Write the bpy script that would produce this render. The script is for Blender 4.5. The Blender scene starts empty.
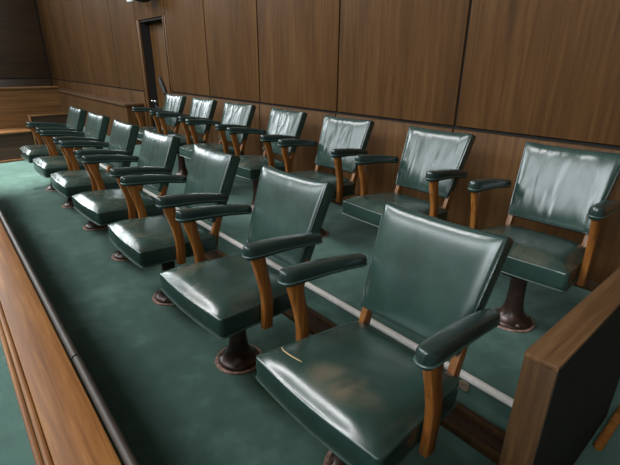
import bpy, bmesh, math, random
from mathutils import Vector, Matrix
random.seed(7)
S = bpy.context.scene
COL = S.collection
PI = math.pi

# ------------------------------------------------------------------ camera
A = [[0.64803, 0.76158, 0.00699], [0.28604, -0.23486, -0.92899], [-0.70586, 0.60401, -0.37004]]
C = (0.6723, -0.8373, 1.3331)
F = 423.865
cam = bpy.data.cameras.new('camera'); camo = bpy.data.objects.new('camera', cam); COL.objects.link(camo)
cam.sensor_fit = 'HORIZONTAL'; cam.sensor_width = 36; cam.lens = F / 620 * 36
cam.clip_start = .02; cam.clip_end = 100
r_, d_, f_ = [Vector(v) for v in A]
camo.matrix_world = Matrix(((r_.x, -d_.x, -f_.x, C[0]), (r_.y, -d_.y, -f_.y, C[1]), (r_.z, -d_.z, -f_.z, C[2]), (0, 0, 0, 1)))
S.camera = camo

# ------------------------------------------------------------------ materials
def lin(c):
    return tuple((x / 255 / 12.92) if x / 255 <= .04045 else ((x / 255 + .055) / 1.055) ** 2.4 for x in c) + (1,)

class NT:
    def __init__(s, name):
        s.m = bpy.data.materials.new(name); s.m.use_nodes = True
        s.t = s.m.node_tree; s.b = s.t.nodes['Principled BSDF']
    def n(s, kind, **kw):
        x = s.t.nodes.new(kind)
        for k, v in kw.items():
            if k in x.inputs: x.inputs[k].default_value = v
            else: setattr(x, k, v)
        return x
    def l(s, a, b): s.t.links.new(a, b)
    def coord(s, scale=(1, 1, 1), rand=0.0, island=False, out='Object', rot=(0, 0, 0)):
        tc = s.n('ShaderNodeTexCoord'); mp = s.n('ShaderNodeMapping'); mp.inputs['Scale'].default_value = scale
        mp.inputs['Rotation'].default_value = rot
        s.l(tc.outputs[out], mp.inputs['Vector'])
        if rand or island:
            rn = s.n('ShaderNodeNewGeometry').outputs['Random Per Island'] if island else s.n('ShaderNodeObjectInfo').outputs['Random']
            ml = s.n('ShaderNodeMath', operation='MULTIPLY'); ml.inputs[1].default_value = rand or 37.0
            s.l(rn, ml.inputs[0])
            cb = s.n('ShaderNodeCombineXYZ'); s.l(ml.outputs[0], cb.inputs[0]); s.l(ml.outputs[0], cb.inputs[2]); s.l(ml.outputs[0], cb.inputs[1])
            s.l(cb.outputs[0], mp.inputs['Location'])
        return mp.outputs['Vector']
    def noise(s, vec, scale=5., detail=4., rough=.55, dist=0.):
        x = s.n('ShaderNodeTexNoise'); x.inputs['Scale'].default_value = scale; x.inputs['Detail'].default_value = detail
        x.inputs['Roughness'].default_value = rough; x.inputs['Distortion'].default_value = dist
        s.l(vec, x.inputs['Vector']); return x.outputs['Fac']
    def ramp(s, fac, stops):
        x = s.n('ShaderNodeValToRGB'); e = x.color_ramp.elements
        while len(e) < len(stops): e.new(.5)
        for k, (p, c) in enumerate(stops): e[k].position = p; e[k].color = c if len(c) == 4 else lin(c)
        s.l(fac, x.inputs['Fac']); return x.outputs['Color']
    def mix(s, fac, a, b, mode='MIX'):
        x = s.n('ShaderNodeMix', data_type='RGBA', blend_type=mode)
        for v, i in ((fac, 0), (a, 6), (b, 7)):
            if isinstance(v, (int, float, tuple)): x.inputs[i].default_value = v
            else: s.l(v, x.inputs[i])
        return x.outputs[2]
    def math(s, op, a, b=None, clamp=False):
        x = s.n('ShaderNodeMath', operation=op); x.use_clamp = clamp
        for v, i in ((a, 0), (b, 1)):
            if v is None: continue
            if isinstance(v, (int, float)): x.inputs[i].default_value = v
            else: s.l(v, x.inputs[i])
        return x.outputs[0]
    def smooth(s, v, a, b):
        x = s.n('ShaderNodeMapRange', interpolation_type='SMOOTHSTEP')
        x.inputs['From Min'].default_value = a; x.inputs['From Max'].default_value = b
        s.l(v, x.inputs['Value']); return x.outputs[0]
    def bump(s, h, strength=.3, dist=.01, prev=None):
        x = s.n('ShaderNodeBump'); x.inputs['Strength'].default_value = strength; x.inputs['Distance'].default_value = dist
        s.l(h, x.inputs['Height'])
        if prev is not None: s.l(prev, x.inputs['Normal'])
        s.l(x.outputs['Normal'], s.b.inputs['Normal']); return x.outputs['Normal']
    def base(s, c):
        if isinstance(c, tuple): s.b.inputs['Base Color'].default_value = c
        else: s.l(c, s.b.inputs['Base Color'])
    def fin(s, rough=.5, spec=.5, metal=0., coat=0., croul=.1):
        if isinstance(rough, (int, float)): s.b.inputs['Roughness'].default_value = rough
        else: s.l(rough, s.b.inputs['Roughness'])
        s.b.inputs['Specular IOR Level'].default_value = spec; s.b.inputs['Metallic'].default_value = metal
        s.b.inputs['Coat Weight'].default_value = coat; s.b.inputs['Coat Roughness'].default_value = croul
        return s.m

def leather(name, kind):
    k = NT(name)
    v = k.coord(rand=9.)
    n1 = k.noise(v, 7., 4.)
    col = k.ramp(n1, [(.3, (33, 50, 45)), (.7, (43, 64, 57))])
    if kind == 'arm': col = k.ramp(n1, [(.3, (28, 42, 40)), (.7, (38, 54, 51))])
    rr = k.n('ShaderNodeMapRange'); k.l(n1, rr.inputs['Value']); rr.inputs['To Min'].default_value = .21; rr.inputs['To Max'].default_value = .30
    rough = rr.outputs[0]
    fine = k.noise(k.coord(), 260., 2.)
    if kind == 'seat':
        # rubbed, browned patches on the sitting surface near the front rim
        tc = k.n('ShaderNodeTexCoord'); sp = k.n('ShaderNodeSeparateXYZ'); k.l(tc.outputs['Object'], sp.inputs[0])
        zone = k.math('MULTIPLY', k.smooth(sp.outputs['Y'], .06, -.12), k.smooth(sp.outputs['Z'], .445, .452))
        if name.endswith('worn'):
            mp = k.n('ShaderNodeMapping', vector_type='TEXTURE'); mp.inputs['Location'].default_value = (.045, -.135, .47)
            mp.inputs['Rotation'].default_value = (0, 0, .25); mp.inputs['Scale'].default_value = (.16, .09, 1)
            k.l(tc.outputs['Object'], mp.inputs['Vector']); ln = k.n('ShaderNodeVectorMath', operation='LENGTH'); k.l(mp.outputs[0], ln.inputs[0])
            zone = k.smooth(ln.outputs['Value'], 1.0, .2)
        wear = k.smooth(k.noise(k.coord((9, 5, 5), rand=21.), 1., 3., .5, .4), .25 if name.endswith('worn') else .45, .8)
        wf = k.math('MULTIPLY', k.math('MULTIPLY', zone, wear), .85 if name.endswith('worn') else .3)
        col = k.mix(wf, col, lin((118, 100, 80)))
        rough = k.math('ADD', rough, k.math('MULTIPLY', wf, .25))
        wr = k.noise(k.coord((3.2, 5, 4), rand=13.), 1.2, 2., .45, .4)
        b = k.bump(wr, .22, .03)
    elif kind == 'back':
        # long slack folds running down the pad
        wr = k.noise(k.coord((10, 2, 1.7), rand=13., rot=(0, .25, 0)), 1., 2., .45, .5)
        sep = k.smooth(wr, .35, .75)
        b = k.bump(wr if name.endswith('back') else sep, .22 if name.endswith('back') else .34, .024)
    else:
        wr = k.noise(k.coord((20, 9, 20), rand=5.), 1., 2.)
        b = k.bump(wr, .25, .006)
    k.bump(fine, .12, .0015, b)
    k.base(col)
    return k.fin(rough, .62, 0, .12, .28)

def wood(name, dark, mid, light, axis='z', scale=1., rough=.42, rand=0., island=False, contrast=1., spec=.4, coat=0.):
    k = NT(name)
    a = {'x': (1.1, 26, 26), 'y': (26, 1.1, 26), 'z': (26, 26, 1.1)}[axis]
    b = {'x': (.5, 5, 5), 'y': (5, .5, 5), 'z': (5, 5, .5)}[axis]
    v = k.coord(tuple(q * scale for q in a), rand, island); w = k.coord(tuple(q * scale for q in b), rand, island)
    g = k.noise(v, 1.7, 5., .65, .35); f = k.noise(w, 1., 3., .5, .8)
    h = k.math('ADD', k.math('MULTIPLY', g, .6), k.math('MULTIPLY', f, .4))
    col = k.ramp(h, [(.5 - .17 / contrast, dark), (.5, mid), (.5 + .17 / contrast, light)])
    if island:
        rn = k.n('ShaderNodeNewGeometry').outputs['Random Per Island']
        mr = k.n('ShaderNodeMapRange'); k.l(rn, mr.inputs['Value']); mr.inputs['To Min'].default_value = .9; mr.inputs['To Max'].default_value = 1.1
        cb = k.n('ShaderNodeCombineXYZ')
        for i in range(3): k.l(mr.outputs[0], cb.inputs[i])
        col = k.mix(1., col, cb.outputs[0], 'MULTIPLY')
    k.base(col); k.bump(g, .08, .004)
    return k.fin(rough, spec, 0, coat, .2)

def carpet(name):
    k = NT(name)
    big = k.noise(k.coord(), 1.3, 5., .6, .4); mid = k.noise(k.coord(), 9., 4.); fine = k.noise(k.coord(), 340., 2.)
    col = k.ramp(k.math('ADD', k.math('MULTIPLY', big, .6), k.math('MULTIPLY', mid, .4)), [(.38, (46, 67, 60)), (.5, (60, 84, 76)), (.63, (90, 117, 108))])
    col = k.mix(.35, col, k.ramp(fine, [(.3, (42, 64, 57)), (.7, (88, 117, 107))]))
    k.base(col); k.bump(fine, .5, .004)
    m = k.fin(.95, .15); k.b.inputs['Sheen Weight'].default_value = .3; k.b.inputs['Sheen Tint'].default_value = (.6, .85, .78, 1); k.b.inputs['Sheen Roughness'].default_value = .5
    return m

def plain(name, rgb, rough=.5, metal=0., spec=.5, var=.0, vs=20.):
    k = NT(name)
    n = k.noise(k.coord(), vs, 3.)
    lo = tuple(x * (1 - var) for x in rgb); hi = tuple(min(255, x * (1 + var)) for x in rgb)
    k.base(k.ramp(n, [(.3, lo), (.7, hi)])); return k.fin(rough, spec, metal)

M_seat = leather('green_leather_seat', 'seat'); M_seat2 = leather('green_leather_seat_worn', 'seat'); M_back = leather('green_leather_back', 'back'); M_back2 = leather('green_leather_back_creased', 'back'); M_arm = leather('green_leather_arm', 'arm')
M_pipe = plain('leather_piping', (54, 74, 68), .35, var=.1)
M_post = wood('chair_wood', (74, 41, 14), (112, 67, 25), (146, 93, 42), 'z', 1.6, .38, rand=11., coat=.15)
M_panel = wood('wall_veneer', (54, 35, 18), (77, 52, 28), (94, 66, 38), 'z', .9, .5, island=True, contrast=.85, spec=.14)
M_gap = plain('panel_gap', (16, 11, 8), .9, var=.1)
M_cap = wood('rail_wood', (88, 52, 20), (114, 71, 31), (142, 96, 48), 'x', 1.8, .5, spec=.2)
M_part = wood('partition_wood', (38, 24, 11), (57, 38, 19), (76, 53, 28), 'z', 1.4, .48, spec=.35)
M_partcap = wood('partition_cap_wood', (58, 39, 22), (82, 57, 35), (102, 75, 48), 'y', 1.4, .45, spec=.4)
M_dark = wood('dark_wood', (22, 13, 8), (40, 25, 16), (58, 38, 25), 'x', 1.2, .45)
M_bench = wood('bench_wood', (72, 48, 26), (98, 68, 38), (120, 88, 52), 'y', .8, .45)
M_benchdark = wood('dark_bench_unlit_wall', (36, 24, 13), (50, 34, 20), (64, 46, 28), 'y', .8, .5)
M_bar = plain('inner_bar', (54, 46, 40), .5, .0, .3, .15, 30.)
M_sideshade = plain('side_shade_black', (32, 31, 26), .8, 0., .15, var=.15)  # black tone for the shade on the partition's unlit side
M_carpet = carpet('green_carpet')
M_nosing = plain('nosing_metal', (238, 232, 226), .3, .0, .5, .03, 60.)
M_iron = plain('brown_iron', (62, 44, 38), .32, .25, .6, .3, 40.)
M_flange = plain('worn_flange', (146, 118, 107), .45, .1, .5, .35, 50.)
M_bolt = plain('bolt_steel', (120, 104, 94), .35, .8, var=.2)
M_brass = plain('cover_plate', (132, 112, 92), .5, .3, var=.2)
M_mic = plain('black_metal', (12, 12, 12), .65, var=.1)
M_glint = plain('metal_glint', (240, 240, 238), .3, var=.02)
M_chrome = plain('chrome', (225, 225, 225), .12, 1., var=.02)
M_plaster = plain('plaster', (150, 145, 132), .85, var=.05)
M_frame = plain('window_frame', (70, 50, 34), .5, var=.1)
def glass():
    k = NT('daylit_glass'); k.base(lin((225, 235, 240)))
    k.b.inputs['Emission Color'].default_value = (.86, .95, 1, 1); k.b.inputs['Emission Strength'].default_value = 2.0
    return k.fin(.2)
M_glass = glass()
def lampmat():
    k = NT('ceiling_diffuser'); k.base((.9, .9, .88, 1))
    k.b.inputs['Emission Color'].default_value = (1, .95, .86, 1); k.b.inputs['Emission Strength'].default_value = 1.0
    return k.fin(.4)
M_diff = lampmat()
M_crack = plain('torn_leather', (150, 126, 92), .7, var=.15)

# ------------------------------------------------------------------ mesh helpers
def obj(name, bm, mat, parent=None, smooth=True, ang=40):
    bmesh.ops.recalc_face_normals(bm, faces=bm.faces[:])
    me = bpy.data.meshes.new(name); bm.to_mesh(me); bm.free()
    me.materials.append(mat)
    if smooth:
        for p in me.polygons: p.use_smooth = True
        try: me.set_sharp_from_angle(angle=math.radians(ang))
        except Exception: pass
    o = bpy.data.objects.new(name, me); COL.objects.link(o)
    if parent: o.parent = parent
    return o
def tag(o, label=None, cat=None, group=None, kind=None):
    if label: o['label'] = label
    if cat: o['category'] = cat
    if group: o['group'] = group
    if kind: o['kind'] = kind
    return o
def empty(name, loc, rz=0):
    o = bpy.data.objects.new(name, None); COL.objects.link(o); o.location = loc; o.rotation_euler = (0, 0, rz)
    o.empty_display_size = .1; return o
def struct(name, bm, mat, parent=None, smooth=False):
    o = obj(name, bm, mat, parent, smooth)
    if not parent: o['kind'] = 'structure'
    return o
def box(bm, x0, x1, y0, y1, z0, z1, bev=0.):
    b = bmesh.new()
    bmesh.ops.create_cube(b, size=1)
    for v in b.verts:
        v.co = Vector((x0 + (v.co.x + .5) * (x1 - x0), y0 + (v.co.y + .5) * (y1 - y0), z0 + (v.co.z + .5) * (z1 - z0)))
    if bev: bmesh.ops.bevel(b, geom=b.edges[:], offset=bev, segments=2, profile=.5, affect='EDGES')
    merge(bm, b); return bm
def merge(bm, b):
    mp = {v: bm.verts.new(v.co) for v in b.verts}
    for f in b.faces:
        try: bm.faces.new([mp[v] for v in f.verts])
        except ValueError: pass
    b.free()
def BX(*a): return box(bmesh.new(), *a)
def lathe(bm, prof, n=32, at=(0, 0, 0)):
    rings = []
    for r, z in prof:
        if r < 1e-6: rings.append([bm.verts.new((at[0], at[1], at[2] + z))])
        else: rings.append([bm.verts.new((at[0] + r * math.cos(2 * PI * k / n), at[1] + r * math.sin(2 * PI * k / n), at[2] + z)) for k in range(n)])
    for p, q in zip(rings, rings[1:]):
        for k in range(n):
            a, b = k, (k + 1) % n
            vs = ([p[0]] if len(p) == 1 else [p[a], p[b]]) + ([q[0]] if len(q) == 1 else [q[b], q[a]])
            if len(vs) > 2: bm.faces.new(vs)
    return bm
def tube(bm, pts, r, n=8, closed=False):
    pts = [Vector(p) for p in pts]; m = len(pts); rings = []; up = None
    for i, p in enumerate(pts):
        a = pts[(i - 1) % m] if closed or i else p; b = pts[(i + 1) % m] if closed or i < m - 1 else p
        t = (b - a).normalized()
        if up is None: up = Vector((0, 0, 1)) if abs(t.z) < .9 else Vector((1, 0, 0))
        s = t.cross(up).normalized(); u = s.cross(t).normalized(); up = u
        rr = r[i] if isinstance(r, (list, tuple)) else r
        rings.append([bm.verts.new(p + s * rr * math.cos(2 * PI * k / n) + u * rr * math.sin(2 * PI * k / n)) for k in range(n)])
    for i in range(m if closed else m - 1):
        p, q = rings[i], rings[(i + 1) % m]
        for k in range(n): bm.faces.new((p[k], p[(k + 1) % n], q[(k + 1) % n], q[k]))
    if not closed: bm.faces.new(rings[0]); bm.faces.new(rings[-1][::-1])
    return bm
def rbox(bm, half, r, seg, warp):
    """rounded box of half sizes, edge radius r, then warped point by point"""
    def par(h, n):
        c = [-h + r * (1 - math.cos(q * PI / 6)) * 1. for q in range(3)]
        c = [-h + r * q for q in (0, .3, .62, 1)]
        inner = [-(h - r) + 2 * (h - r) * i / n for i in range(1, n)]
        return c + inner + [-x for x in c[::-1]]
    P = [par(h, n) for h, n in zip(half, seg)]
    b = bmesh.new()
    for ax in range(3):
        i, j = [q for q in range(3) if q != ax]
        for sgn in (-1, 1):
            g = []
            for u in P[i]:
                row = []
                for v in P[j]:
                    p = [0, 0, 0]; p[ax] = sgn * half[ax]; p[i] = u; p[j] = v; row.append(b.verts.new(p))
                g.append(row)
            for a in range(len(g) - 1):
                for c in range(len(g[0]) - 1): b.faces.new((g[a][c], g[a + 1][c], g[a + 1][c + 1], g[a][c + 1]))
    bmesh.ops.remove_doubles(b, verts=b.verts[:], dist=1e-5)
    for v in b.verts:
        inn = Vector([max(-(h - r), min(h - r, c)) for c, h in zip(v.co, half)]); d = v.co - inn
        if d.length > 1e-9: v.co = inn + d.normalized() * r
        v.co = Vector(warp(v.co))
    merge(bm, b); return bm
def lerp(tab, t):
    if t <= tab[0][0]: return tab[0][1]
    for (a, x), (b, y) in zip(tab, tab[1:]):
        if t <= b: s = (t - a) / (b - a); return x + (y - x) * s
    return tab[-1][1]
def smo(tab, t):  # smoothed table
    e = (tab[-1][0] - tab[0][0]) * .05
    return sum(lerp(tab, t + k * e) for k in (-2, -1, 0, 1, 2)) / 5

# ------------------------------------------------------------------ the chair
Y0, Y1 = -.238, .225            # seat front and rear
def seat_outline(n=24):
    """counter-clockwise plan of the cushion, slightly bowed front, rounded corners"""
    cs = [(-.264, Y0 + .006, .022), (.264, Y0 + .006, .022), (.226, Y1, .045), (-.226, Y1, .045)]
    pts = []
    m = 6
    for i, (x, y, r) in enumerate(cs):
        p = Vector((x, y)); a = (Vector(cs[i - 1][:2]) - p).normalized(); b = (Vector(cs[(i + 1) % 4][:2]) - p).normalized()
        s, e = p + a * r, p + b * r
        for k in range(m + 1):
            t = k / m; pts.append((1 - t) ** 2 * s + 2 * t * (1 - t) * p + t * t * e)
        nx = Vector(cs[(i + 1) % 4][:2]) + (p - Vector(cs[(i + 1) % 4][:2])).normalized() * cs[(i + 1) % 4][2]
        for k in range(1, 12): pts.append(e.lerp(nx, k / 12))
    out = []
    for p in pts:
        if p.y < Y0 + .1: p = Vector((p.x, p.y - .014 * (1 - (p.x / .26) ** 2)))
        out.append(p)
    return out
def seat_z(y): return .45 - .038 * (y - Y0) / (Y1 - Y0)
def crown(x, y, s):
    u = abs(x) / lerp([(Y0, .264), (Y1, .226)], y); v = (y - (Y0 + Y1) / 2) / ((Y1 - Y0) / 2 + .006)
    return .044 * max(0, 1 - min(1, u) ** 5.5) ** .9 * max(0, 1 - min(1, abs(v)) ** (5.5 if v < 0 else 6)) * (1 - s ** 18)
def seat_bm():
    bm = bmesh.new(); O = seat_outline(); cen = Vector((0, -.005)); rings = []
    def ring(s, dz):
        rings.append([bm.verts.new(((cen + (p - cen) * s).x, (cen + (p - cen) * s).y, seat_z(p.y) + dz)) for p in O])
    ring(.9, -.087); ring(.985, -.087); ring(.997, -.083); ring(1.0, -.06); ring(1.003, -.03); ring(1.002, -.008); ring(.998, -.0015)
    for s in (.99, .975, .955, .93, .9, .86, .82, .77, .71, .64, .56, .47, .37, .27, .17, .08):
        rings.append([bm.verts.new((q.x, q.y, seat_z(q.y) + crown(q.x, q.y, s))) for q in [cen + (p - cen) * s for p in O]])
    for p, q in zip(rings, rings[1:]):
        for k in range(len(p)): bm.faces.new((p[k], p[(k + 1) % len(p)], q[(k + 1) % len(p)], q[k]))
    bm.faces.new(rings[-1]); bm.faces.new(rings[0][::-1])
    return bm
def seat_piping_bm():
    cen = Vector((0, -.005))
    return tube(bmesh.new(), [((cen + (p - cen) * 1.004).x, (cen + (p - cen) * 1.004).y, seat_z(p.y) - .082) for p in seat_outline()], .0036, 6, True)
B0 = Vector((0, .202, .49)); B1 = Vector((0, .343, .867)); BU = (B1 - B0); BL = BU.length; BU.normalize(); BN = Vector((0, -BU.z, BU.y))
def back_bm():
    hz, th = BL / 2, .033
    def warp(p):
        w = .2 + .031 * (p.z + hz) / BL
        u, v = p.x / .231, p.z / hz
        e = max(0, 1 - abs(u) ** 9) * max(0, 1 - abs(v) ** (8 if v > 0 else 6))
        front = -p.y / th
        out = (.016 if front > 0 else .006) * e * front
        sag = -.007 * (1 - u * u) * (1 if v > .5 else 0) * (v - .5) * 2 if v > .5 else 0
        flare = .004 * abs(u) ** 6 * max(0, v) ** 6
        # shallow dip of a used pad in its middle
        q = B0 + BU * (p.z + hz + sag + flare) + Vector((p.x / .231 * w, 0, 0)) + BN * (out + (-p.y - th) - .003)
        return q
    return rbox(bmesh.new(), (.231, th, hz), .015, (22, 2, 22), warp)
def back_piping_bm():
    pts = []
    def at(x, t, n): return B0 + BU * t + Vector((x, 0, 0)) + BN * n
    a, b = .006, BL - .004
    w0, w1 = .196, .227
    for k in range(9): pts.append(at(-w0 + 2 * w0 * k / 8, a, -.006))
    for k in range(1, 9): pts.append(at(w0 + (w1 - w0) * k / 8, a + (b - a) * k / 8, -.006))
    for k in range(1, 9): pts.append(at(w1 - 2 * w1 * k / 8, b - .007 * (1 - (1 - k / 4) ** 2), -.006))
    for k in range(1, 8): pts.append(at(-w1 + (w1 - w0) * k / 8, b + (a - b) * k / 8, -.006))
    return tube(bmesh.new(), pts, .0042, 6, True)
ARMTOP = [(-.14, .714), (-.05, .708), (.05, .699), (.15, .684), (.25, .664), (.33, .647)]
AY0, AY1 = -.115, .285
def arm_plan(t):     # half width along the arm
    return smo([(0, .028), (.3, .030), (.7, .029), (1, .026)], t)
def arm_bm(sx):
    hy = (AY1 - AY0) / 2; cy = (AY1 + AY0) / 2; hh = .029
    def warp(p):
        t = (p.y + hy) / (2 * hy)
        w = arm_plan(t); d0 = (p.y + hy); d1 = hy - p.y
        if d0 < .032: w *= math.sqrt(max(.2, 1 - (1 - d0 / .032) ** 2))
        if d1 < .03: w *= math.sqrt(max(.2, 1 - (1 - d1 / .03) ** 2))
        v = (p.z + hh) / (2 * hh)
        thick = lerp([(0, .054), (.25, .055), (.6, .048), (1, .042)], t)
        crown = .004 * (1 - (p.x / .034) ** 2) if v > .9 else 0
        under = .90 if v < .3 else 1
        y = p.y + cy
        return (sx * .2675 + p.x / .034 * w * under - sx * .010 * t, y, smo(ARMTOP, y) - thick * (1 - v) + crown)
    return rbox(bmesh.new(), (.034, hy, hh), .0155, (4, 20, 2), warp)
def arm_piping_bm(sx):
    pts = []; n = 14
    def pt(t, s, f=1):
        y = AY0 + (AY1 - AY0) * t; thick = lerp([(0, .054), (.25, .055), (.6, .048), (1, .042)], t)
        return (sx * .2675 + s * arm_plan(t) * .985 * f - sx * .01 * t, y, smo(ARMTOP, y) - thick * .70)
    L = AY1 - AY0
    for k in range(n + 1): pts.append(pt(.075 + .85 * k / n, 1))
    for k in range(1, 6): a = PI / 2 * k / 6; pts.append(pt(.925 + .073 * math.sin(a), math.cos(a)))
    pts.append(pt(.998, 0))
    for k in range(5, 0, -1): a = PI / 2 * k / 6; pts.append(pt(.925 + .073 * math.sin(a), -math.cos(a)))
    for k in range(n + 1): pts.append(pt(.925 - .85 * k / n, -1))
    for k in range(1, 6): a = PI / 2 * k / 6; pts.append(pt(.075 - .076 * math.sin(a), -math.cos(a)))
    pts.append(pt(-.001, 0))
    for k in range(5, 0, -1): a = PI / 2 * k / 6; pts.append(pt(.075 - .076 * math.sin(a), math.cos(a)))
    return tube(bmesh.new(), pts, .0036, 6, True)
def strip_bm(cl, x, tx):
    """a plank cut to a curve: cl = [(y, z, width)], thickness tx in x"""
    bm = bmesh.new(); rings = []
    P = [Vector((0, y, z)) for y, z, w in cl]
    for i, (y, z, w) in enumerate(cl):
        t = (P[min(i + 1, len(P) - 1)] - P[max(i - 1, 0)]).normalized(); s = Vector((0, t.z, -t.y))
        c = min(w, tx) * .24; a, b = w / 2, tx / 2
        rings.append([bm.verts.new(P[i] + s * u + Vector((x + v, 0, 0))) for u, v in
                      ((a, b - c), (a - c * .3, b - c * .3), (a - c, b), (-a + c, b), (-a + c * .3, b - c * .3), (-a, b - c), (-a, -b + c), (-a + c * .3, -b + c * .3), (-a + c, -b), (a - c, -b), (a - c * .3, -b + c * .3), (a, -b + c))])
    for p, q in zip(rings, rings[1:]):
        for k in range(12): bm.faces.new((p[k], p[(k + 1) % 12], q[(k + 1) % 12], q[k]))
    bm.faces.new(rings[0]); bm.faces.new(rings[-1][::-1])
    return bm
def curve(tab, n=14):
    z0, z1 = tab[0][0], tab[-1][0]
    zs = [z0 + (z1 - z0) * k / n for k in range(n + 1)]
    return [(smo([(a, b) for a, b, c in tab], z), z, smo([(a, c) for a, b, c in tab], z)) for z in zs]

def make_chair():
    t = empty('armchair', (0, 0, 0))
    s = obj('seat', seat_bm(), M_seat, t, ang=50); obj('piping', seat_piping_bm(), M_pipe, s)
    b = obj('backrest', back_bm(), M_back, t, ang=60); obj('piping', back_piping_bm(), M_arm, b)
    for sx in (-1, 1):
        a = obj('armrest', arm_bm(sx), M_arm, t, ang=60); obj('piping', arm_piping_bm(sx), M_pipe, a)
        obj('arm_post', strip_bm(curve([(.332, -.026, .046), (.40, -.020, .046), (.46, -.018, .047), (.53, -.028, .048), (.60, -.046, .052), (.66, -.058, .062)]), sx * .2685, .029), M_post, t, ang=30)
        obj('back_post', strip_bm(curve([(.335, .208, .05), (.41, .222, .048), (.47, .242, .044), (.53, .262, .034)]), sx * .190, .028), M_post, t, ang=30)
    p = obj('pedestal', lathe(bmesh.new(), [(0, .002), (.098, .002), (.100, .008), (.099, .013), (.096, .018), (.088, .023), (.070, .036), (.056, .058), (.046, .09), (.041, .13), (.039, .2), (.039, .268), (.05, .274), (.054, .284), (.054, .302), (0, .302)], 40), M_iron, t)
    obj('floor_flange', lathe(bmesh.new(), [(0, 0), (.114, 0), (.116, .003), (.114, .007), (0, .0075)], 40), M_flange, p)['label'] = 'worn pinkish floor flange'
    for k in range(4):
        a = PI / 4 + k * PI / 2
        obj('bolt', lathe(bmesh.new(), [(.011, -.004), (.011, .003), (.008, .007), (0, .0085)], 8, (.087 * math.cos(a), .087 * math.sin(a), .022)), M_bolt, p)
    # iron spider under the cushion
    bm = BX(-.045, .045, -.13, .13, .300, .322, .004); box(bm, -.13, .13, -.045, .045, .300, .322, .004)
    box(bm, -.12, .12, -.15, -.10, .318, .352, .004); box(bm, -.12, .12, .10, .15, .318, .342, .004)
    obj('seat_bracket', bm, M_iron, t)
    return t
def copy_tree(o, parent=None):
    c = o.copy(); COL.objects.link(c)
    if parent: c.parent = parent
    for ch in KIDS(o): copy_tree(ch, c)
    return c
KIDS = lambda o: [x for x in ALL if x.parent == o]
proto = make_chair()
ALL = [proto] + [x for x in COL.objects if x.parent]

X1, SP, XR, SPR, YR, Z2 = -.0457, .7803, -.086, .7889, 1.2042, .0878
yF = [.021, .038, -.003, .057, 0, .018, .001]
yR = [.028, -.004, .085, -.009, .084, .053, .041]
nth = ['', 'second', 'third', 'fourth', 'fifth', 'sixth', 'seventh']
labF = ['large green leather armchair nearest the camera with a tan crack on its seat',
        'green leather armchair in front row, second from the dark end partition, iron foot showing',
        'green leather armchair in front row, third from the dark end partition',
        'green leather armchair in the middle of the front row, fourth of seven',
        'green leather armchair in front row, fifth from camera, third from far end',
        'green leather armchair in front row, second from the far wooden bench',
        'farthest green leather armchair of the front row, in front of wooden bench']
labR = ['green leather armchair in back row beside the end partition, rubbed front seat edge',
        'green leather armchair in back row, second from the end partition',
        'green leather armchair in back row against panelling, third from the end partition',
        'green leather armchair in the middle of the back row, fourth of seven',
        'green leather armchair in back row, fifth from partition, third from far end',
        'green leather armchair in back row, second from the wall recess and microphone',
        'farthest green leather armchair of the back row, beside the black microphone']
first = True
for row, (yaws, labs, x0, sp, y0, z0, grp) in enumerate(((yF, labF, X1, SP, 0, 0, 'green armchairs in the front row'), (yR, labR, XR, SPR, YR, Z2, 'green armchairs in the back row'))):
    for i in range(7):
        o = proto if first else copy_tree(proto)
        first = False
        o.location = (x0 - i * sp, y0, z0); o.rotation_euler = (0, 0, yaws[i])
        tag(o, labs[i], 'armchair', grp)
        if row:
            for c in o.children:
                if c.name.startswith('backrest'): c.material_slots[0].link = 'OBJECT'; c.material_slots[0].material = M_back2
# crack in the nearest seat's leather
def seat_surface(x, y):
    O = seat_outline(); cen = Vector((0, -.005)); d = Vector((x, y)) - cen; best = 1
    ang = math.atan2(d.y, d.x)
    k = min(range(len(O)), key=lambda q: abs(math.atan2((O[q] - cen).y, (O[q] - cen).x) - ang))
    s = d.length / (O[k] - cen).length
    return seat_z(y) + crown(x, y, s)
cr = [(-0.2215, -0.143), (-0.2166, -0.1535), (-0.1909, -0.165), (-0.1669, -0.1675), (-0.1429, -0.167), (-0.1208, -0.1645), (-0.1048, -0.1618)]
seat0 = [x for x in ALL if x.parent == proto and x.name.startswith('seat') and 'bracket' not in x.name][0]
seat0.material_slots[0].link = 'OBJECT'; seat0.material_slots[0].material = M_seat2
ck = obj('leather_crack', tube(bmesh.new(), [(x, y, seat_surface(x, y) + .0002) for x, y in cr], [.0012] + [.0022] * (len(cr) - 2) + [.001], 6), M_crack, seat0)
ck['label'] = 'thin tan crack in the leather'

# ------------------------------------------------------------------ setting
XL, XRW, YB, YF_, ZC = -14.0, 5.0, 1.9, -6.5, 6.2
struct('floor', BX(XL, XRW, YF_, YB + .4, -.1, 0), M_carpet)
struct('platform', BX(-5.55, .40, .635, YB, 0, Z2), M_carpet)
bm = BX(-5.55, .40,     .624, .658, Z2 - .024, Z2 + .005, .011); struct('trim_1', bm, M_nosing, smooth=True)
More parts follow.
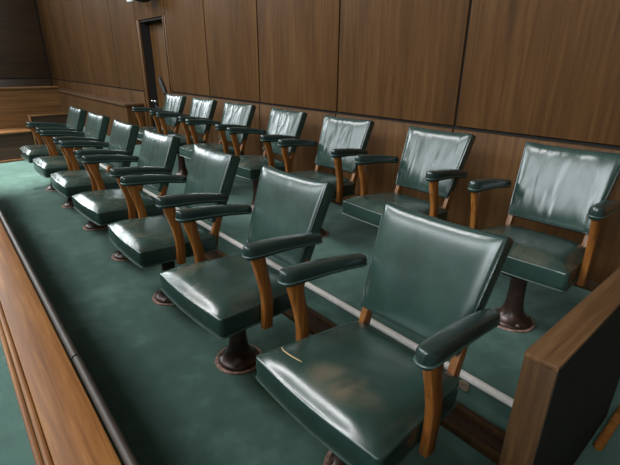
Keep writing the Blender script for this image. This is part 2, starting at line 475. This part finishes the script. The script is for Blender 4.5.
# panelled back wall: backing, upper and lower panels, recess between x=-6.6 and -5.75
DX0, DX1, DZ = -6.68, -5.76, 1.915
bm = BX(XL, DX0, YB + .02, YB + .4, 0, ZC); box(bm, DX1, XRW, YB + .02, YB + .4, 0, ZC); box(bm, DX0, DX1, YB + .02, YB + .4, DZ, ZC)
box(bm, DX0, DX1, YB + .205, YB + .4, 0, DZ)
wb = struct('wall_back', bm, M_gap)
cuts = [-13.98, -12.7, -11.3, -9.70, -8.05, -6.82, -5.68, -4.53, -3.39, -2.17, -.98, .20, 1.40, 2.6, 3.8, 4.98]
G = .010; ZR = .925
bm = bmesh.new(); bl = bmesh.new()
for a, b in zip(cuts, cuts[1:]):
    if abs(a + 6.82) < .01:      # the bay with the recess
        box(bm, a + G, b - G, YB, YB + .03, DZ + .03, ZC, .002)
        box(bm, a + G, DX0, YB, YB + .03, 0, DZ + .03, .002); box(bm, DX1, b - G, YB, YB + .03, 0, DZ + .03, .002)
        continue
    zr = ZR if b > -6 else .88
    box(bm, a + G, b - G, YB, YB + .03, zr + .012, ZC, .002)
    box(bl, a + G * .7, b - G * .7, YB - .012, YB + .03, 0.0, zr - .012, .002)
struct('panel', bm, M_panel, wb, True); struct('lower_panel', bl, M_panel, wb, True)
bm = BX(-5.55, XRW, YB - .032, YB - .013, Z2, Z2 + .07, .004)
struct('baseboard_back', bm, M_part, smooth=True)
# recess with its inner door leaf and frame
d = struct('door_1', BX(DX0 + .004, DX1 - .004, YB + .155, YB + .20, .005, DZ - .004, .003), M_panel)
bm = BX(DX0 - .022, DX0 - .002, YB - .012, YB + .004, 0, DZ + .03, .003); box(bm, DX1 + .002, DX1 + .022, YB - .012, YB + .004, 0, DZ + .03, .003)
struct('door_frame', bm, M_panel, d, True)
# other walls
WZ0, WZ1, WW = 4.0, 5.9, 1.8; WX = [(-7.6, 4.0), (-5.2, 4.0), (-2.8, 4.0), (-.4, 4.0), (1.4, 2.3), (3.6, 2.3)]
LY = [-5.5, -3.6, -1.7]
bm = BX(XL - .2, XL, YF_, YB + .4, 0, WZ0); box(bm, XL - .2, XL, YF_, YB + .4, WZ1, ZC)
e = [YF_] + [q for y in LY for q in (y - WW / 2, y + WW / 2)] + [YB + .4]
for a, b in zip(e[::2], e[1::2]): box(bm, XL - .2, XL, a, b, WZ0, WZ1)
wl = struct('wall_left', bm, M_gap)
for k, y in enumerate(LY):
    w = struct('window_%d' % (k + 1 + len(WX)), BX(XL - .2, XL - .18, y - WW / 2, y + WW / 2, WZ0, WZ1), M_glass)
    bm = bmesh.new()
    for q in (-1, 0, 1): box(bm, XL - .18, XL - .11, y + q * (WW / 2 - .03) - .03, y + q * (WW / 2 - .03) + .03, WZ0, WZ1)
    for z in (WZ0, (WZ0 + WZ1) / 2, WZ1 - .06): box(bm, XL - .18, XL - .12, y - WW / 2, y + WW / 2, z, z + .06)
    struct('window_frame', bm, M_frame, w)
bm = bmesh.new()
ys = [-.78, .5, 1.87]
for a, b in zip(ys, ys[1:]):
    box(bm, XL, XL + .02, a + .008, b - .008, .90, ZC, .002); box(bm, XL, XL + .03, a + .008, b - .008, 0, .875, .002)
struct('panel', bm, M_benchdark, wl, True)  # dark bench wood puts the backlit wall's shade into its colour
struct('wall_right', BX(XRW, XRW + .2, YF_, YB + .4, 0, ZC), M_panel)
struct('ceiling', BX(XL, XRW, YF_, YB + .4, ZC, ZC + .15), M_plaster)
# window wall opposite the jury box, behind the camera
bm = BX(XL, XRW, YF_ - .25, YF_, WZ1, ZC)
edges = [XL] + [q for x, z in WX for q in (x - WW / 2, x + WW / 2)] + [XRW]
for a, b in zip(edges[::2], edges[1::2]): box(bm, a, b, YF_ - .25, YF_, 0, WZ1)
for x, z0 in WX: box(bm, x - WW / 2, x + WW / 2, YF_ - .25, YF_, 0, z0)
struct('wall_front', bm, M_panel)
for k, (x, z0) in enumerate(WX):
    w = struct('window_%d' % (k + 1), BX(x - WW / 2, x + WW / 2, YF_ - .2, YF_ - .18, z0, WZ1), M_glass)
    bm = bmesh.new()
    for q in (-1, 0, 1): box(bm, x + q * (WW / 2 - .03) - .03, x + q * (WW / 2 - .03) + .03, YF_ - .18, YF_ - .11, z0, WZ1)
    for z in (z0, (z0 + WZ1) / 2, WZ1 - .06): box(bm, x - WW / 2, x + WW / 2, YF_ - .18, YF_ - .12, z, z + .06)
    struct('window_frame', bm, M_frame, w)

# ------------------------------------------------------------------ jury box rail in front
XA, XB = -5.3, 2.6; ZT = .70
r = empty('front_rail', (-1.4, -.78, 0))
def child(name, bm, mat, root):
    o = obj(name, bm, mat, root); o.matrix_parent_inverse = Matrix.Translation(root.location).inverted(); return o
tag(r, 'long low wooden rail running along the front of the jury box', 'railing')
child('cap', BX(XA, XB, -.826, -.738, ZT - .035, ZT, .004), M_cap, r)
bm = BX(XA, XB, -.838, -.8265, ZT - .040, ZT - .006, .004); box(bm, XA, XB, -.850, -.8385, ZT - .06, ZT - .022, .004)
child('edge_moulding', bm, M_cap, r)
bm = bmesh.new()
for a, b in ((XA, -.291), (-.287, XB)): tube(bm, [(a, -.7245, ZT - .006), (b, -.7255, ZT - .005)], .0095, 14)
child('inner_bar', bm, M_bar, r)
child('front_panel', BX(XA, XB, -.815, -.748, 0, ZT - .035), M_part, r)
# ------------------------------------------------------------------ end partition on the right
p = empty('end_partition', (.41, .52, 0)); tag(p, 'brown wooden end partition with flat top and unlit side at right', 'partition')
child('body', BX(.372, .4485, .0965, .95, 0, .684, .002), M_part, p)
child('cap', BX(.3715, .449, .096, .951, .685, .70, .002), M_partcap, p)
o = child('side_shade', BX(.449, .4505, .097, .95, .005, .690), M_sideshade, p); o['label'] = 'unlit side face with its shade painted black'  # thin black sheet paints the shade on the side turned from the light
b = obj('floor_rail', tube(bmesh.new(), [(.482, .735, .016), (.482, .742, .016), (.482, 1.86, .016)], [.010, .016, .016], 14), M_cap)
tag(b, 'brown round wooden rail lying on carpet behind the end partition', 'rail')
# ------------------------------------------------------------------ dark trough along the floor behind the front chairs
t = empty('floor_trough', (-2.4, .465, 0)); tag(t, 'long dark wooden trough on the carpet between the two chair rows', 'trough')
child('board', BX(-5.2, .36, .41, .52, 0, .008), M_dark, t)
for y in (.395, .505): child('edge_strip', BX(-5.2, .36, y, y + .026, 0, .034, .005), M_part, t)
c = obj('cover_plate', bmesh.new(), M_brass)
bm = bmesh.new(); lathe(bm, [(0, 0), (.026, 0), (.026, .003), (.021, .006), (.008, .006), (.006, .004), (0, .004)], 24)
bmesh.ops.transform(bm, matrix=Matrix.Translation((-.005, .6345, .034)) @ Matrix.Rotation(PI / 2, 4, 'X'), verts=bm.verts[:])
bmesh.ops.recalc_face_normals(bm, faces=bm.faces[:]); bm.to_mesh(c.data); bm.free()
tag(c, 'small round tan cover plate on the carpeted step behind nearest chair', 'cover plate')

# ------------------------------------------------------------------ far end furniture
n = empty('wooden_bench', (-6.85, -1.2, 0)); tag(n, 'long brown wooden bench closing the far end beyond the chairs', 'bench')
child('base_panel', BX(-6.70, -6.66, -3.2, .13, 0, .385), M_benchdark, n)
child('plinth', BX(-6.67, -6.635, -3.2, .13, 0, .03, .003), M_bench, n)
child('seat', BX(-7.05, -6.64, -3.2, .14, .385, .415, .006), M_bench, n)
child('back_panel', BX(-7.09, -7.052, -3.2, .66, .0, .955, .003), M_bench, n)
child('top_rail', BX(-7.13, -7.03, -3.2, .68, .956, .985, .006), M_bench, n)
q = empty('low_screen', (-6.62, .45, 0)); tag(q, 'low dark wooden screen standing beside the farthest front row chair', 'screen')
child('panel', BX(-6.665, -6.64, .165, .80, 0, .60), M_benchdark, q)
child('post', BX(-6.67, -6.62, .142, .164, 0, .625, .003), M_bench, q)
child('top_strip', BX(-6.67, -6.63, .165, .80, .601, .622, .003), M_bench, q)
l = empty('wall_counter', (-9.5, 1.72, 0)); tag(l, 'long low brown counter along the panelled wall at far left', 'counter')
child('body', BX(-13.6, -6.93, 1.60, 1.878, 0, .65), M_panel, l)
child('counter_top', BX(-13.62, -6.90, 1.565, 1.884, .651, .685, .005), M_partcap, l)
# microphone on a stand by the recess
m = empty('microphone', (-5.93, 1.72, 0)); tag(m, 'black microphone on a slanted gooseneck beside the farthest rear chair', 'microphone')
child('stand', lathe(bmesh.new(), [(0, 0), (.12, 0), (.12, .015), (.02, .03), (.011, .05), (.011, .76), (0, .765)], 20, (-5.93, 1.72, 0)), M_mic, m)
bm = bmesh.new()
for dx in (-.075, .045): lathe(bm, [(0, -.022), (.022, -.012), (.026, 0), (.022, .012), (0, .022)], 14, (-5.93 + dx, 1.70, .79))
tube(bm, [(-6.0, 1.70, .79), (-5.89, 1.70, .79)], .012, 10)
child('clamp', bm, M_chrome, m)
child('gooseneck', tube(bmesh.new(), [(-5.93, 1.72, .72), (-5.85, 1.73, .69), (-5.68, 1.745, .72), (-5.57, 1.75, .82), (-5.585, 1.75, .92)], .011, 10), M_mic, m)
child('microphone_head', tube(bmesh.new(), [(-5.585, 1.75, .91), (-5.63, 1.75, .98), (-5.70, 1.75, 1.075), (-5.735, 1.75, 1.12)], [.028, .034, .032, .026], 12), M_mic, m)
# fixture over the recess, cut by the frame
x = empty('wall_fixture', (-6.1, 1.87, 2.2)); tag(x, 'dark rounded fixture with a bright metal side above the wall recess', 'fixture')
bm = lathe(bmesh.new(), [(0, -.16), (.09, -.14), (.15, -.08), (.17, 0), (.15, .06), (0, .07)], 24, (-5.95, 1.72, 2.27)); child('dome', bm, M_mic, x)
child('metal_boss', lathe(bmesh.new(), [(0, -.1), (.05, -.08), (.07, 0), (.05, .07), (0, .09)], 16, (-6.5, 1.75, 2.25)), M_glint, x)  # white colour stands in for the highlight on chrome
child('bracket', BX(-6.6, -5.9, 1.86, 1.897, 2.2, 2.36, .005), M_mic, x)

# ------------------------------------------------------------------ light
w = bpy.data.worlds.new('world'); S.world = w; w.use_nodes = True
w.node_tree.nodes['Background'].inputs[0].default_value = (.75, .88, 1, 1); w.node_tree.nodes['Background'].inputs[1].default_value = .3
def area(name, loc, direction, sx, sy, power, col):
    L = bpy.data.lights.new(name, 'AREA'); L.shape = 'RECTANGLE'; L.size = sx; L.size_y = sy; L.energy = power; L.color = col
    o = bpy.data.objects.new(name, L); COL.objects.link(o); o.location = loc
    o.rotation_euler = Vector(direction).to_track_quat('-Z', 'Z').to_euler(); return o
for x, z0 in WX:
    area('window_daylight', (x, YF_ - .10, (z0 + WZ1) / 2), (0, 1, 0), WW - .1, WZ1 - z0 - .1, 62 * (WZ1 - z0), (.88, .96, 1))
for y in LY:
    area('window_daylight', (XL - .10, y, (WZ0 + WZ1) / 2), (1, 0, 0), WW - .1, WZ1 - WZ0 - .1, 190, (.88, .96, 1))
for lx in (-7.6, -5.3, -3.0):
    f = empty('ceiling_light', (lx, -3.0, ZC)); tag(f, 'flat ceiling light panel above the courtroom', 'ceiling light', 'ceiling light panels')
    child('housing', BX(lx - 1.0, lx + 1.0, -3.75, -2.25, ZC - .08, ZC), M_frame, f)
    child('diffuser', BX(lx - .95, lx + .95, -3.7, -2.3, ZC - .086, ZC - .078), M_diff, f)
    area('ceiling_lamp', (lx, -3.0, ZC - .095), (0, 0, -1), 1.88, 1.38, 190, (.97, .98, 1))

f = empty('fillspot', (-6.0, -.75, ZC)); tag(f, 'small round ceiling downlight added to brighten the far end floor of the jury box', 'fillspot')  # unseen lamp, added to brighten the carpet at far left
child('ring', lathe(bmesh.new(), [(.10, 0), (.13, 0), (.13, -.03), (.10, -.03), (.10, 0)], 24, (-6.0, -.75, ZC)), M_chrome, f)
L = bpy.data.lights.new('fillspot_lamp', 'SPOT'); L.energy = 6000; L.spot_size = math.radians(27); L.spot_blend = .8; L.shadow_soft_size = .09; L.color = (1, .97, .95)
o = bpy.data.objects.new('fillspot_lamp', L); COL.objects.link(o); o.location = (-6.0, -.75, ZC - .05)

S.view_settings.view_transform = 'Standard'; S.view_settings.look = 'None'; S.view_settings.gamma = 1; S.view_settings.use_curve_mapping = False
S.view_settings.exposure = 0
